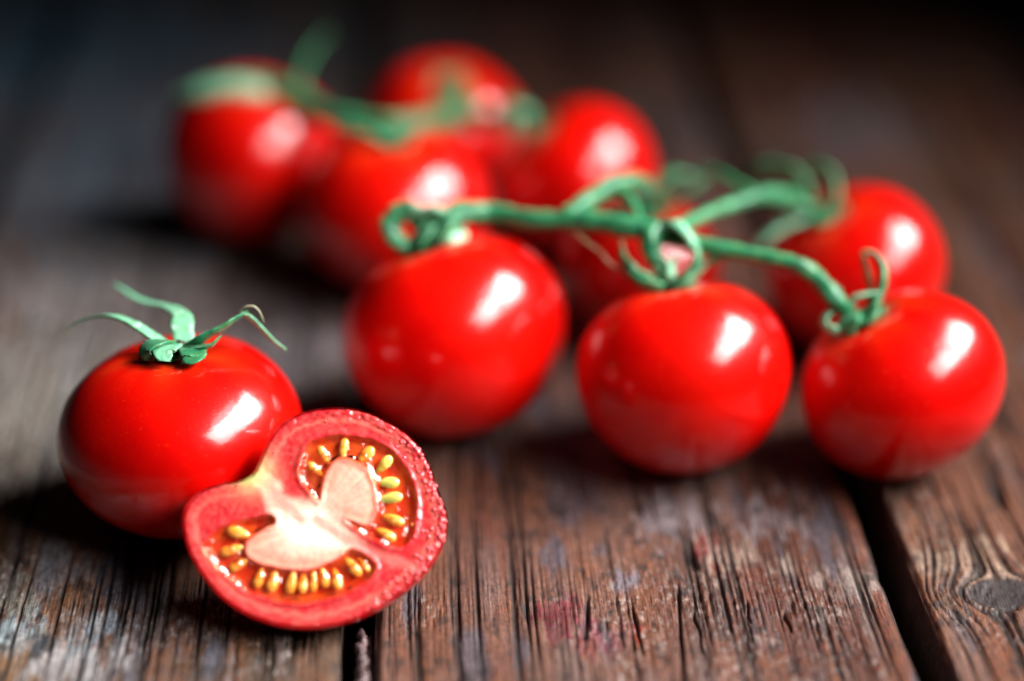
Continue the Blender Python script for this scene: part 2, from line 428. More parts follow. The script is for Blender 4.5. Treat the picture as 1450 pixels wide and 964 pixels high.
V, F = sweep(P0, [0.05, 0.075, 0.06, 0.08, 0.07, 0.085, 0.07, 0.08, 0.09, 0.08, 0.08, 0.08], flat=1.4, rough=0.35, n=5)
sp = part('splinter', V, F, m, table)
P0 = [tuple(at_height(524.5, 903 + q * 9, -0.3)) for q in range(10)]
V, F = sweep(P0, [0.03, 0.045, 0.04, 0.05, 0.04, 0.05, 0.05, 0.04, 0.05, 0.05], flat=1.2, rough=0.35, n=5)
part('splinter', V, F, m, table)

# ------------------------------------------------------------------ whole tomatoes
def tomato_body(r, q, axis, seed, pinch=0.05, lobes=0.012):
    nu, nv = 72, 56; rs = random.Random(seed)
    ph = [rs.uniform(0, 6.28) for _ in range(4)]
    V = []
    for j in range(nv + 1):
        t = math.pi * j / nv
        for i in range(nu):
            a = 2 * math.pi * i / nu
            R = math.sin(t) ** 0.93 * (1 + pinch * math.cos(t))
            z = q * (1 if t < 1.57 else 0.98) * math.cos(t)
            z -= 0.11 * math.exp(-(t / 0.30) ** 2) + 0.0 * t
            z += 0.02 * math.exp(-((math.pi - t) / 0.12) ** 2) * -1
            lb = 1 + lobes * math.cos(5 * a + ph[0]) * math.exp(-((t - 0.6) / 0.6) ** 2) + 0.018 * math.cos(2 * a + ph[1]) + 0.012 * math.cos(3 * a + ph[2]) * math.sin(t)
            V.append((r * R * math.cos(a) * lb, r * R * math.sin(a) * lb, r * z))
    F = []
    for j in range(nv):
        for i in range(nu):
            a = j * nu + i; b_ = j * nu + (i + 1) % nu
            F.append((a, a + nu, b_ + nu, b_))
    V = np.array(V)
    Q = Vector((0, 0, 1)).rotation_difference(Vector(axis)).to_matrix()
    V = V @ np.array(Q).T
    top = np.array(Q) @ np.array((0, 0, r * (q - 0.105)))
    return V, F, top

TOM = {}
def tomato(key, px, py, rpx, q, ax, label, group=None, mat=None, seed=0, pinch=0.05):
    axis = view_dir(*ax); r = rpx / 78.0
    for _ in range(4):
        V, F, top = tomato_body(r, q, axis, seed, pinch)
        h = -V[:, 2].min() - 0.015
        c = at_height(px, py, h); r = rpx * depth_of(c) / FPX
    V, F, top = tomato_body(r, q, axis, seed, pinch); c = at_height(px, py, -V[:, 2].min() - 0.015)
    root = thing('tomato', (c.x, c.y, 0), label, 'tomato', group)
    cn = np.array(tuple(c))
    fo = part('fruit', V + cn, F, mat or M_SKIN, root)
    tt = np.repeat(np.linspace(0, math.pi, 57), 72); aa = np.tile(np.linspace(0, 2 * math.pi, 72, endpoint=False), 57)
    sh = np.exp(-(tt / 0.42) ** 2) * (0.45 + 0.3 * np.sin(5 * aa + seed) + 0.2 * np.sin(11 * aa)) + 0.03 * np.clip(np.sin(3 * aa + seed) * np.sin(tt), 0, 1)
    fa = fo.data.attributes.new('shoulder', 'FLOAT', 'POINT'); fa.data.foreach_set('value', np.clip(sh, 0, 1))
    TOM[key] = dict(root=root, c=c, r=r, top=Vector((cn + top).tolist()), axis=axis, V=V + cn, F=F)
    print('TOM', key, 'c', tuple(round(v, 2) for v in c), 'r', round(r, 2), 'top px', [round(v) for v in proj(cn + top)], 'topdepth', round(depth_of(cn + top), 2))
    return root
def proj(p):
    d = Vector(tuple(p)) - CC; z = d.dot(CF)
    return 725 + FPX * d.dot(CR) / z, 482 - FPX * d.dot(CU) / z

G1, G2 = 'tomatoes on the front vine', 'blurred tomatoes on the back vine'
tomato('W', 259, 618, 174, 0.80, (-0.06, 0.93, 0.34), 'whole red tomato with curling green calyx beside the cut tomato half', None, M_SKIN, 3, 0.04)
tomato('T5', 645, 477, 160, 0.90, (-0.30, 0.93, 0.12), 'large red tomato at the left end of the front vine, right behind the cut half', G1, None, 5, 0.07)
tomato('T6', 970, 534, 151, 0.92, (-0.14, 0.98, 0.08), 'middle tomato of the three in the front row on the vine', G1, None, 6, 0.07)
tomato('T7', 1277, 547, 144, 0.88, (-0.50, 0.80, 0.26), 'red tomato at the right end of the front row, over the wide plank gap', G1, None, 8, 0.05)
tomato('T8', 903, 378, 116, 0.86, (0.10, 0.80, 0.55), 'dark shaded tomato under the vine, mostly hidden behind the front row', G1, M_SKIN_SHADED, 9)
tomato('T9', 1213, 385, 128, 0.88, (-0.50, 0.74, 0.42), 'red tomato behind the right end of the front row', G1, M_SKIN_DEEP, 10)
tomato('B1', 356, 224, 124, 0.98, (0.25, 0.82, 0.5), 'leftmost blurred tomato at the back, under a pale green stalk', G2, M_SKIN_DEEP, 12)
tomato('B2', 558, 298, 134, 0.86, (0.0, 0.86, 0.5), 'blurred tomato at the back, just behind the left front vine tomato', G2, None, 13)
tomato('B3', 815, 256, 116, 0.90, (-0.55, 0.74, 0.35), 'rightmost blurred tomato at the back, above the front vine stalk', G2, None, 14)
tomato('B4', 630, 184, 106, 0.90, (0.1, 0.60, 0.75), 'farthest blurred tomato, topmost in the back cluster', G2, None, 15)

# ------------------------------------------------------------------ calyxes
def calyx(key, sepals, hub=0.36, wide=1.25, hubmat=None):
    """sepals: (points (px,py,depth offset cm), radii, flat, material)"""
    t = TOM[key]; top, ax = t['top'], t['axis']; d0 = depth_of(top)
    Q = Vector((0, 0, 1)).rotation_difference(ax).to_matrix()
    V, F = [], []
    nu = 30; rings = [(0, 0.05), (0.10, 0.06), (0.2, 0.045), (0.3, 0.03), (0.38, 0.05), (0.36, 0.02), (0.2, -0.01)]
    rsx = random.Random(len(key) + hub)
    for (rr_, z) in rings:
        for i in range(nu):
            a = 2 * math.pi * i / nu
            q = 1 + 0.22 * math.cos(5 * a + 1) * (rr_ / 0.38) + 0.06 * math.sin(11 * a)
            V.append(top + Q @ Vector((rr_ / 0.38 * hub * q * math.cos(a), rr_ / 0.38 * hub * q * math.sin(a), z + 0.02 * math.sin(3 * a) + (rr_ / 0.38) ** 2 * 0.05)))
    for j in range(len(rings) - 1):
        for i in range(nu):
            a = j * nu + i; b_ = j * nu + (i + 1) % nu; F.append((a, b_, b_ + nu, a + nu))
    c = part('calyx', [tuple(v) for v in V], F, hubmat or M_SEPAL, t['root'])
    for (P, R, flat, mat) in sepals:
        pts = [tuple(at_depth(x_, y_, d0 + dz)) for (x_, y_, dz) in P]
        V, F = sweep(pts, [q_ * wide for q_ in R], flat, up=tuple(ax) if abs(ax.z) < 0.99 else (0.1, 0, 1), cup=0.25 if flat < 0.6 else 0, n=9, rough=0.13)
        part('sepal', V, F, mat, c)
    return c

calyx('W', [
    ([(240, 490, 0), (212, 474, -0.05), (185, 457, 0.05), (155, 447, 0.25), (122, 451, 0.45), (90, 466, 0.6)], [0.10, 0.15, 0.12, 0.085, 0.055, 0.015], 0.32, M_SEPAL_PALE),
    ([(262, 488, 0.05), (258, 465, 0.15), (256, 446, 0.4), (236, 434, 0.8), (200, 425, 1.3), (163, 402, 1.8)], [0.15, 0.18, 0.15, 0.08, 0.06, 0.02], 0.32, M_SEPAL_PALE),
    ([(262, 492, 0), (285, 478, -0.25), (312, 464, -0.3), (334, 450, -0.25), (348, 442, -0.15)], [0.12, 0.19, 0.14, 0.09, 0.07], 0.35, M_SEPAL),
    ([(343, 444, -0.18), (352, 447, -0.1), (368, 462, 0.0), (385, 480, 0.1), (404, 495, 0.15)], [0.07, 0.085, 0.07, 0.06, 0.04], 0.45, M_SEPAL_PALE),
    ([(338, 441, -0.2), (348, 434, -0.25), (360, 434, -0.25), (368, 442, -0.22), (374, 456, -0.2)], [0.014, 0.022, 0.022, 0.018, 0.008], 0.6, M_DRY),
    ([(248, 488, 0), (232, 484, -0.3), (214, 489, -0.5), (205, 499, -0.55), (216, 508, -0.6)], [0.10, 0.17, 0.18, 0.13, 0.05], 0.28, M_SEPAL),
    ([(250, 487, -0.1), (240, 492, -0.45), (232, 500, -0.65), (238, 508, -0.72)], [0.10, 0.19, 0.18, 0.08], 0.25, M_SEPAL_PALE),
    ([(262, 490, -0.1), (272, 497, -0.5), (274, 507, -0.72), (262, 512, -0.78)], [0.1, 0.2, 0.18, 0.08], 0.25, M_SEPAL),
    ([(262, 488, -0.1), (285, 492, -0.42), (300, 487, -0.5), (312, 476, -0.5)], [0.1, 0.12, 0.1, 0.04], 0.3, M_SEPAL),
], hub=0.42, wide=1.08)
t = TOM['W']; tp = t['top']
V, F = sweep([tuple(tp), tuple(tp + t['axis'] * 0.14 + Vector((0.10, -0.05, 0))), tuple(tp + t['axis'] * 0.26 + Vector((0.2, -0.1, 0)))], [0.12, 0.10, 0.11], rough=0.1)
part('stalk_stub', V, F, M_SCAR, t['root'])

calyx('T5', [
    ([(612, 342, 0), (600, 322, -0.2), (580, 300, -0.3), (561, 306, -0.3), (555, 326, -0.3), (570, 345, -0.35), (590, 352, -0.4)], [0.12, 0.12, 0.11, 0.12, 0.12, 0.11, 0.05], 0.45, M_SEPAL),
    ([(615, 342, -0.1), (603, 330, -0.35), (592, 345, -0.5), (588, 362, -0.55)], [0.13, 0.16, 0.15, 0.06], 0.4, M_SEPAL),
    ([(650, 305, -0.3), (632, 318, -0.45), (618, 338, -0.55), (602, 358, -0.6)], [0.10, 0.19, 0.20, 0.06], 0.35, M_SEPAL),
    ([(640, 300, -0.2), (615, 298, -0.3), (590, 300, -0.3), (570, 312, -0.3)], [0.08, 0.14, 0.12, 0.05], 0.4, M_SEPAL_PALE),
    ([(615, 340, -0.1), (640, 332, -0.3), (645, 345, -0.4), (632, 356, -0.45)], [0.12, 0.14, 0.11, 0.05], 0.4, M_SEPAL_PALE),
    ([(610, 335, 0.1), (590, 310, 0.3), (575, 290, 0.4)], [0.1, 0.1, 0.03], 0.4, M_SEPAL),
], hub=0.52, wide=1.8)
calyx('T6', [
    ([(938, 404, 0), (915, 402, -0.1), (888, 388, -0.15), (862, 372, -0.15), (850, 357, -0.15), (833, 345, -0.1), (812, 326, 0)], [0.05, 0.06, 0.05, 0.045, 0.02, 0.035, 0.012], 0.35, M_DRY),
    ([(935, 404, -0.05), (912, 396, -0.2), (892, 382, -0.25), (882, 362, -0.2), (880, 338, -0.1)], [0.12, 0.17, 0.16, 0.08, 0.015], 0.4, M_SEPAL),
    ([(945, 402, -0.1), (968, 394, -0.3), (986, 372, -0.35), (984, 345, -0.3), (968, 322, -0.2), (945, 313, -0.1)], [0.10, 0.12, 0.10, 0.09, 0.08, 0.05], 0.45, M_SEPAL),
    ([(950, 398, 0), (978, 392, 0.2), (1000, 372, 0.3), (1022, 356, 0.4)], [0.09, 0.08, 0.07, 0.03], 0.4, M_SEPAL_PALE),
    ([(936, 398, -0.1), (930, 378, -0.3), (936, 366, -0.4), (945, 376, -0.42), (941, 390, -0.4)], [0.05, 0.035, 0.03, 0.03, 0.012], 0.5, M_SEPAL_PALE),
    ([(938, 404, -0.1), (920, 404, -0.35), (900, 396, -0.4), (884, 380, -0.35)], [0.10, 0.15, 0.10, 0.015], 0.35, M_SEPAL),
    ([(944, 404, -0.1), (962, 404, -0.3), (980, 392, -0.3), (996, 374, -0.2)], [0.10, 0.13, 0.09, 0.015], 0.35, M_SEPAL),
    ([(942, 402, -0.1), (950, 392, -0.35), (950, 378, -0.35), (958, 362, -0.3)], [0.07, 0.08, 0.05, 0.01], 0.4, M_SEPAL_PALE),
], hub=0.38, wide=1.5)
calyx('T7', [
    ([(1208, 452, 0), (1230, 440, -0.2), (1246, 412, -0.2), (1250, 383, -0.15), (1240, 362, -0.1), (1226, 357, -0.1), (1219, 362, -0.1)], [0.10, 0.11, 0.10, 0.09, 0.06, 0.05, 0.03], 0.45, M_SEPAL),
    ([(1212, 448, -0.1), (1230, 432, -0.1), (1232, 405, -0.05), (1227, 380, -0.05), (1221, 360, -0.1)], [0.05, 0.05, 0.05, 0.05, 0.03], 0.5, M_SEPAL),
    ([(1206, 450, 0), (1186, 438, -0.1), (1170, 447, -0.2), (1168, 460, -0.25), (1182, 467, -0.3), (1200, 466, -0.3)], [0.09, 0.07, 0.05, 0.05, 0.05, 0.03], 0.5, M_SEPAL_PALE),
    ([(1206, 444, -0.1), (1208, 424, -0.2), (1226, 417, -0.3), (1246, 414, -0.35)], [0.06, 0.05, 0.04, 0.02], 0.5, M_SEPAL_PALE),
    ([(1206, 448, -0.1), (1203, 456, -0.35), (1204, 466, -0.4), (1212, 470, -0.4)], [0.12, 0.14, 0.10, 0.03], 0.4, M_SEPAL),
    ([(1210, 448, -0.1), (1228, 452, -0.3), (1238, 444, -0.35), (1242, 430, -0.3)], [0.12, 0.13, 0.09, 0.03], 0.4, M_SEPAL),
], hub=0.38, wide=1.6)
calyx('T9', [
    ([(1150, 300, 0), (1172, 296, -0.2), (1182, 275, -0.2), (1178, 250, -0.1), (1160, 234, 0), (1140, 240, 0.1)], [0.14, 0.13, 0.11, 0.11, 0.09, 0.04], 0.45, M_SEPAL),
    ([(1145, 295, 0), (1138, 270, -0.1), (1130, 250, -0.1), (1108, 238, 0), (1080, 236, 0.1), (1062, 246, 0.2)], [0.15, 0.14, 0.12, 0.10, 0.09, 0.04], 0.45, M_SEPAL),
    ([(1148, 302, 0), (1124, 314, -0.2), (1100, 326, -0.3), (1080, 343, -0.35), (1070, 356, -0.35)], [0.12, 0.12, 0.11, 0.09, 0.05], 0.45, M_SEPAL_PALE),
    ([(1148, 300, -0.1), (1125, 290, -0.4), (1100, 292, -0.5), (1078, 280, -0.5)], [0.14, 0.15, 0.10, 0.02], 0.4, M_SEPAL),
    ([(1150, 300, -0.1), (1160, 308, -0.3), (1164, 318, -0.4)], [0.14, 0.13, 0.04], 0.4, M_SEPAL),
], hub=0.40, wide=1.5)
calyx('T8', [
    ([(915, 290, 0), (935, 262, -0.1), (958, 246, 0), (985, 250, 0.1)], [0.14, 0.13, 0.12, 0.04], 0.45, M_SEPAL),
    ([(915, 290, 0), (895, 262, 0), (880, 245, 0.1)], [0.14, 0.13, 0.04], 0.45, M_SEPAL),
    ([(920, 290, 0), (955, 285, -0.2), (985, 262, -0.2), (1010, 240, -0.1)], [0.12, 0.11, 0.11, 0.04], 0.45, M_SEPAL),
    ([(910, 290, 0), (885, 290, -0.3), (870, 310, -0.4)], [0.14, 0.13, 0.04], 0.45, M_SEPAL),
], hub=0.36)
calyx('B1', [
    ([(395, 145, 0), (360, 128, -0.3), (320, 124, -0.5), (285, 130, -0.5), (254, 136, -0.4)], [0.16, 0.21, 0.20, 0.18, 0.08], 0.7, M_SEPAL_PALE),
    ([(400, 145, 0), (430, 150, -0.3), (450, 165, -0.4)], [0.15, 0.16, 0.05], 0.5, M_SEPAL),
], hub=0.42, wide=1.45)
calyx('B2', [
    ([(556, 205, 0), (530, 190, -0.2), (500, 180, -0.2), (470, 178, -0.2)], [0.15, 0.16, 0.14, 0.05], 0.45, M_SEPAL),
    ([(556, 205, 0), (580, 190, -0.2), (600, 175, -0.2)], [0.15, 0.16, 0.05], 0.45, M_SEPAL),
    ([(556, 200, 0), (556, 180, 0.3), (540, 165, 0.4)], [0.15, 0.16, 0.05], 0.45, M_SEPAL),
], hub=0.36)
calyx('B3', [
    ([(745, 165, 0), (728, 158, -0.2), (722, 178, -0.3), (712, 195, -0.3)], [0.15, 0.15, 0.13, 0.05], 0.45, M_SEPAL_PALE),
    ([(745, 165, 0), (720, 150, 0.1), (700, 160, 0.2)], [0.15, 0.14, 0.05], 0.45, M_SEPAL),
    ([(745, 165, 0), (750, 185, -0.3), (740, 200, -0.3)], [0.15, 0.14, 0.05], 0.45, M_SEPAL),
], hub=0.34)
calyx('B4', [
    ([(640, 150, 0), (620, 140, -0.2), (605, 155, -0.3)], [0.15, 0.16, 0.05], 0.45, M_SEPAL),
    ([(640, 150, 0), (665, 150, -0.2), (675, 172, -0.3)], [0.15, 0.16, 0.05], 0.45, M_SEPAL),
    ([(640, 150, 0), (640, 172, -0.2), (620, 182, -0.3)], [0.15, 0.16, 0.05], 0.45, M_SEPAL),
], hub=0.42)

# ------------------------------------------------------------------ vines
def vine(label, cat, stems, node):
    root = thing('tomato_vine', tuple(node), label, cat)
    for (name, P, R, mat, *fl_) in stems:
        pts = [tuple(p) if len(p) == 3 and not isinstance(p[0], int) else tuple(at_depth(*p)) for p in P]
        V, F = sweep(pts, [q_ * 1.05 for q_ in R], fl_[0] if fl_ else 1.0, n=9, seg=15, rough=0.16)
        part(name, V, F, mat, root)
    return root
top = {k: v['top'] for k, v in TOM.items()}
dT = {k: depth_of(v) for k, v in top.items()}
tf = lambda k: tuple(float(c) for c in top[k])
I = lambda x_, y_, d: (int(x_), int(y_), d)
d5, d6, d7, d8, d9 = dT['T5'], dT['T6'], dT['T7'], dT['T8'], dT['T9']
vine('green forked vine stalk joining the front cluster of tomatoes', 'vine', [
    ('main_stem', [tf('T5'), I(628, 322, d5 - 0.25), I(655, 302, d5 - 0.2), I(695, 303, d5 - 0.05), I(760, 312, 34.5), I(830, 312, 34.3), I(885, 320, 34.1), I(935, 330, 34.0), I(990, 346, 33.9), I(1060, 360, 33.7), I(1120, 372, 33.5), I(1152, 390, d7 - 0.1), I(1180, 420, d7 - 0.25), I(1204, 445, d7 - 0.1)],
     [0.17, 0.22, 0.21, 0.17, 0.155, 0.17, 0.17, 0.18, 0.13, 0.12, 0.12, 0.15, 0.16, 0.12], M_STEM),
    ('side_stem', [I(800, 306, 34.4), I(835, 282, 34.7), I(870, 262, 35.1), I(900, 258, 35.6), I(918, 268, d8 - 0.2), I(920, 288, d8)], [0.13, 0.14, 0.16, 0.15, 0.12, 0.12], M_STEM),
    ('side_stem', [I(872, 266, 35.0), I(895, 285, 34.7), I(905, 310, 34.3), I(925, 328, 34.0)], [0.09, 0.075, 0.08, 0.10], M_STEM),
    ('side_stem', [I(945, 330, 34.0), I(985, 310, 34.7), I(1035, 290, 35.5), I(1085, 276, 36.2), I(1120, 280, d9 - 0.2), I(1146, 296, d9)], [0.13, 0.10, 0.10, 0.13, 0.15, 0.15], M_STEM),
    ('side_stem', [I(1075, 278, 36.1), I(1045, 262, 36.4), I(1015, 246, 36.8), I(985, 242, 37.1)], [0.10, 0.08, 0.07, 0.04], M_STEM),
    ('pedicel', [I(925, 325, 34.0), I(920, 345, 33.8), I(930, 372, d6 - 0.1), tf('T6')], [0.19, 0.16, 0.12, 0.13], M_STEM),
    ('pedicel', [I(935, 322, 34.0), I(958, 318, 33.7), I(978, 340, 33.5), I(988, 362, d6 - 0.2)], [0.13, 0.11, 0.09, 0.06], M_SEPAL_PALE, 0.6),
    ('pedicel', [I(1000, 372, 33.9), I(1030, 360, 33.8), I(1060, 358, 33.7)], [0.05, 0.07, 0.06], M_STEM),
], at_depth(930, 330, 34.0))
b1, b2, b3, b4 = dT['B1'], dT['B2'], dT['B3'], dT['B4']
vine('blurred green vine stalk running over the back cluster of tomatoes', 'vine', [
    ('main_stem', [tf('B1'), I(418, 140, b1 - 0.3), I(455, 160, 40.5), I(500, 172, 40.0), I(560, 180, 40.0), I(610, 172, 40.8), I(655, 160, 41.8), I(700, 172, 41.5), I(735, 168, b3)],
     [0.2, 0.22, 0.17, 0.16, 0.2, 0.22, 0.2, 0.17, 0.14], M_STEM),
    ('pedicel', [I(545, 176, 40.0), I(555, 190, 39.7), tf('B2')], [0.16, 0.15, 0.14], M_STEM),
    ('pedicel', [I(625, 170, 41.0), I(650, 140, b4 - 0.4), tf('B4')], [0.16, 0.18, 0.16], M_STEM),
    ('side_stem', [I(420, 145, b1 - 0.3), I(425, 110, b1), I(440, 75, b1 + 0.6), I(465, 45, b1 + 1.2)], [0.13, 0.09, 0.05, 0.02], M_STEM),
], at_depth(560, 180, 40.0))

# ------------------------------------------------------------------ the cut tomato half
def cpx(L): return [(240 + a * 0.37333, 560 + b_ * 0.37333) for a, b_ in L]
OUT = [(358, 670), (366, 655), (376, 632), (390, 608), (412, 591), (440, 581), (475, 577), (510, 580), (545, 594), (575, 612), (597, 636), (610, 662), (619, 690), (632, 722), (634, 745), (628, 770), (612, 797), (590, 822), (560, 846), (525, 868), (485, 883), (440, 890), (395, 886), (350, 871), (315, 848), (288, 818), (268, 784), (259, 752), (260, 725), (272, 705), (292, 691), (318, 684), (342, 680)]
LA = cpx([(565, 400), (500, 330), (492, 270), (505, 215), (535, 172), (620, 150), (700, 148), (800, 178), (880, 245), (928, 340), (938, 450), (912, 555), (850, 578), (750, 535), (670, 475), (700, 478), (755, 492), (782, 450), (786, 400), (765, 300), (705, 250), (640, 238), (592, 295), (580, 360)])
LB = cpx([(128, 560), (200, 495), (300, 462), (385, 448), (402, 490), (345, 515), (292, 555), (300, 610), (350, 640), (420, 655), (500, 662), (570, 650), (640, 612), (690, 582), (760, 618), (785, 655), (740, 712), (640, 762), (520, 788), (400, 780), (285, 742), (205, 682), (155, 625)])
PA = cpx([(560, 400), (590, 300), (640, 240), (705, 250), (765, 300), (786, 400), (760, 490), (690, 480), (600, 440)])
PB = cpx([(292, 560), (340, 515), (400, 480), (500, 500), (640, 560), (680, 580), (640, 612), (570, 650), (500, 662), (420, 655), (350, 640), (300, 610)])
CORE = cpx([(335, 310), (400, 340), (430, 390), (520, 400), (580, 380), (620, 430), (660, 500), (720, 560), (680, 590), (600, 590), (480, 600), (410, 540), (400, 450), (370, 380)])
SEPT = [cpx([(560, 470), (700, 570), (860, 630), (930, 650)]), cpx([(340, 300), (420, 400), (500, 470)])]
NRM = view_dir(0.05, 0.20, 0.98)
UX = CR - NRM * CR.dot(NRM); UX.normalize(); UY = NRM.cross(UX)
CEN = (446, 737)

def polysd(P, X, Y):
    P = np.array(P); n = len(P); d = np.full(X.shape, 1e9); ins = np.zeros(X.shape, bool)
    for i in range(n):
        a, b_ = P[i], P[(i + 1) % n]; e = b_ - a
        wx, wy = X - a[0], Y - a[1]
        t_ = np.clip((wx * e[0] + wy * e[1]) / (e @ e), 0, 1)
        d = np.minimum(d, (wx - e[0] * t_) ** 2 + (wy - e[1] * t_) ** 2)
        c1 = (a[1] <= Y) != (b_[1] <= Y)
        xi = a[0] + (Y - a[1]) / (b_[1] - a[1] + 1e-12) * e[0]
        ins ^= c1 & (X < xi)
    return np.where(ins, -1, 1) * np.sqrt(d)
def linesd(P, X, Y):
    P = np.array(P); d = np.full(X.shape, 1e9)
    for i in range(len(P) - 1):
        a, b_ = P[i], P[i + 1]; e = b_ - a; wx, wy = X - a[0], Y - a[1]
        t_ = np.clip((wx * e[0] + wy * e[1]) / (e @ e), 0, 1)
        d = np.minimum(d, np.sqrt((wx - e[0] * t_) ** 2 + (wy - e[1] * t_) ** 2))
    return d
def build_half(d0):
    c0 = at_depth(CEN[0], CEN[1], d0)
    def to_plane(px, py):
        r = ray(px, py); p = CC + r * ((c0 - CC).dot(NRM) / r.dot(NRM)); q = p - c0
        return q.dot(UX), q.dot(UY)
    return c0, to_plane
def closed(P, n=10):
    P = [np.array(p, float) for p in P]; m_ = len(P); out = []
    for i in range(m_):
        a, b_, c, d = P[i - 1], P[i], P[(i + 1) % m_], P[(i + 2) % m_]
        for k in range(n):
            t_ = k / n
            out.append(0.5 * (2 * b_ + (c - a) * t_ + (2 * a - 5 * b_ + 4 * c - d) * t_ * t_ + (3 * b_ - a - 3 * c + d) * t_ ** 3))
    return np.array(out)
DEPTH = 1.2
def dome(c0, tp_, nseg=26):
    O = closed([tp_(*p) for p in OUT], 8); V = []
    for j in range(nseg + 1):
        s_ = j / nseg * math.pi / 2
        f0 = math.cos(s_) ** 0.9
        for (x_, y_) in O:
            low = min(1, max(0, 0.25 - y_ * 0.9)); f = f0 * (1 + (0.01 + 0.07 * low) * math.sin(2 * s_))
            V.append((x_ * f + 0.32 * (1 - f0), y_ * f - 0.30 * (1 - f0), -DEPTH * math.sin(s_)))
    return np.array(V), len(O)
def toW(c0, L):
    L = np.asarray(L, float); M = np.array([tuple(UX), tuple(UY), tuple(NRM)])
    return L @ M + np.array(tuple(c0))
lo, hi = 26.0, 34.0
for _ in range(30):
    md = (lo + hi) / 2; c0, tpl = build_half(md); V, n_ = dome(c0, tpl)
    if toW(c0, V)[:, 2].min() > 0: lo = md
    else: hi = md
c0, tpl = build_half(md)
print('HALF depth', md, 'centre', tuple(c0))
half = thing('tomato_half', (c0.x, c0.y, 0), 'cut tomato half showing its seeds and pale core, leaning on the whole tomato', 'tomato half')
V, n_ = dome(c0, tpl); F = []
ns_ = len(V) // n_
for j in range(ns_ - 1):
    for i in range(n_):
        a = j * n_ + i; b_ = j * n_ + (i + 1) % n_; F.append((a, a + n_, b_ + n_, b_))
m, nt, b = new_mat('cut_tomato_skin')
n = noise_node(nt, 1.5); r = ramp(nt, n.outputs['Fac'], [(0.3, (0.62, 0.004, 0.006)), (0.7, (0.74, 0.012, 0.008))]); nt.links.new(r.outputs[0], b.inputs['Base Color'])
b.inputs['Roughness'].default_value = 0.3; b.inputs['Coat Weight'].default_value = 0.8; b.inputs['Coat Roughness'].default_value = 0.06
n2 = noise_node(nt, 6, detail=3); bump(nt, n2.outputs['Fac'], b, 0.02, 0.5)
SKINV = toW(c0, V)
part('skin', SKINV, F, m, half)

# cut face: a fine relief of wall, core, placenta and hollow seed chambers
O = closed([tpl(*p) for p in OUT], 12)
NA, NR = len(O), 150
rad = np.linspace(0, 1, NR + 1)[1:] ** 0.85
GX = np.concatenate([[0], (rad[:, None] * O[None, :, 0]).ravel()]); GY = np.concatenate([[0], (rad[:, None] * O[None, :, 1]).ravel()])
la, lb, pa, pb, core = [[tpl(*p) for p in Q_] for Q_ in (LA, LB, PA, PB, CORE)]
wob = lambda k, a_: a_ * (fbm(GX * 6 + k, GY * 6, 70 + k, 3) - 0.5)
la_c, lb_c = closed(la, 4), closed(lb, 4)
sA = polysd(la_c, GX, GY) + wob(1, 0.05); sB = polysd(lb_c, GX, GY) + wob(2, 0.05); sL = np.minimum(sA, sB)
sO = -polysd(O[::4], GX, GY)
sP = np.minimum(polysd(closed(pa, 4), GX, GY), polysd(closed(pb, 4), GX, GY)); sC = polysd(closed(core, 4), GX, GY)
sS = np.minimum(linesd([tpl(*p) for p in SEPT[0]], GX, GY), linesd([tpl(*p) for p in SEPT[1]], GX, GY))
loc = sst(0.015, -0.12, sL)
fine = fbm(GX * 22, GY * 22, 90, 4) - 0.5; mid = fbm(GX * 7, GY * 7, 91, 4) - 0.5
ang = np.arctan2(GY, GX)
wet = sst(0.32, 0.05, sO) * sst(-1.5, -0.9, ang) * sst(2.3, 1.2, ang)       # rough torn rim on the right
Z = -0.14 * loc + 0.012 * mid + 0.003 * fine
Z += wet * 0.065 * (fbm(GX * 16, GY * 16, 93, 3) - 0.5)
Z -= 0.07 * sst(0.07, 0.0, sO) ** 2
Z += 0.03 * sst(0.1, -0.25, sP) * (1 - loc) - 0.02 * sst(0.05, 0.35, sO) * sst(0.0, 0.1, sL)
dimp = np.exp(-(((GX - tpl(425, 668)[0]) / 0.45) ** 2 + ((GY - tpl(425, 668)[1]) / 0.30) ** 2)); Z -= 0.03 * dimp
nx0, ny0 = tpl(357, 668)
C = np.tile(np.array((0.50, 0.016, 0.022)), (len(GX), 1))
def lay(mask, c, k=1.0):
    global C
    mm = (np.clip(mask, 0, 1) * k)[:, None]; C = C * (1 - mm) + np.array(c) * mm
lay(sst(0.30, 0.10, sO), (0.58, 0.034, 0.034), 0.8)
lay(sst(0.07, 0.0, np.abs(sO - 0.20 + mid * 0.12)), (0.76, 0.14, 0.10), 0.7)
lay(sst(0.10, 0.02, sO), (0.44, 0.006, 0.016), 0.9)
lay(sst(0.035, 0.0, sO), (0.44, 0.003, 0.010), 1)
lay(sst(0.5, 0.72, mid + 0.5), (0.66, 0.075, 0.06), 0.4)
lay(sst(0.08, -0.08, sP), (0.88, 0.30, 0.20), 0.95)
lay(sst(0.0, -0.22, sP + 0.06 * mid), (0.85, 0.38, 0.28), 0.8)
lay(sst(0.16, -0.05, sC + 0.15 * mid), (0.86, 0.50, 0.38), 0.95)
lay(sst(-0.02, -0.22, sC + 0.1 * mid), (0.88, 0.74, 0.58), 0.9)
lay(sst(0.13, 0.02, sS), (0.72, 0.17, 0.14), 0.65)
lay(np.exp(-((GX - nx0) ** 2 + (GY - ny0) ** 2) / 0.30 ** 2), (0.62, 0.58, 0.26), 0.9)
lay(np.exp(-((GX - nx0 + 0.08) ** 2 + (GY - ny0 + 0.02) ** 2) / 0.15 ** 2), (0.25, 0.55, 0.12), 0.95)
streak = fbm(ang * 26, np.hypot(GX, GY) * 1.5, 95, 3)
stc = sst(0.35, 0.0, sP) + sst(0.4, 0.0, sC)
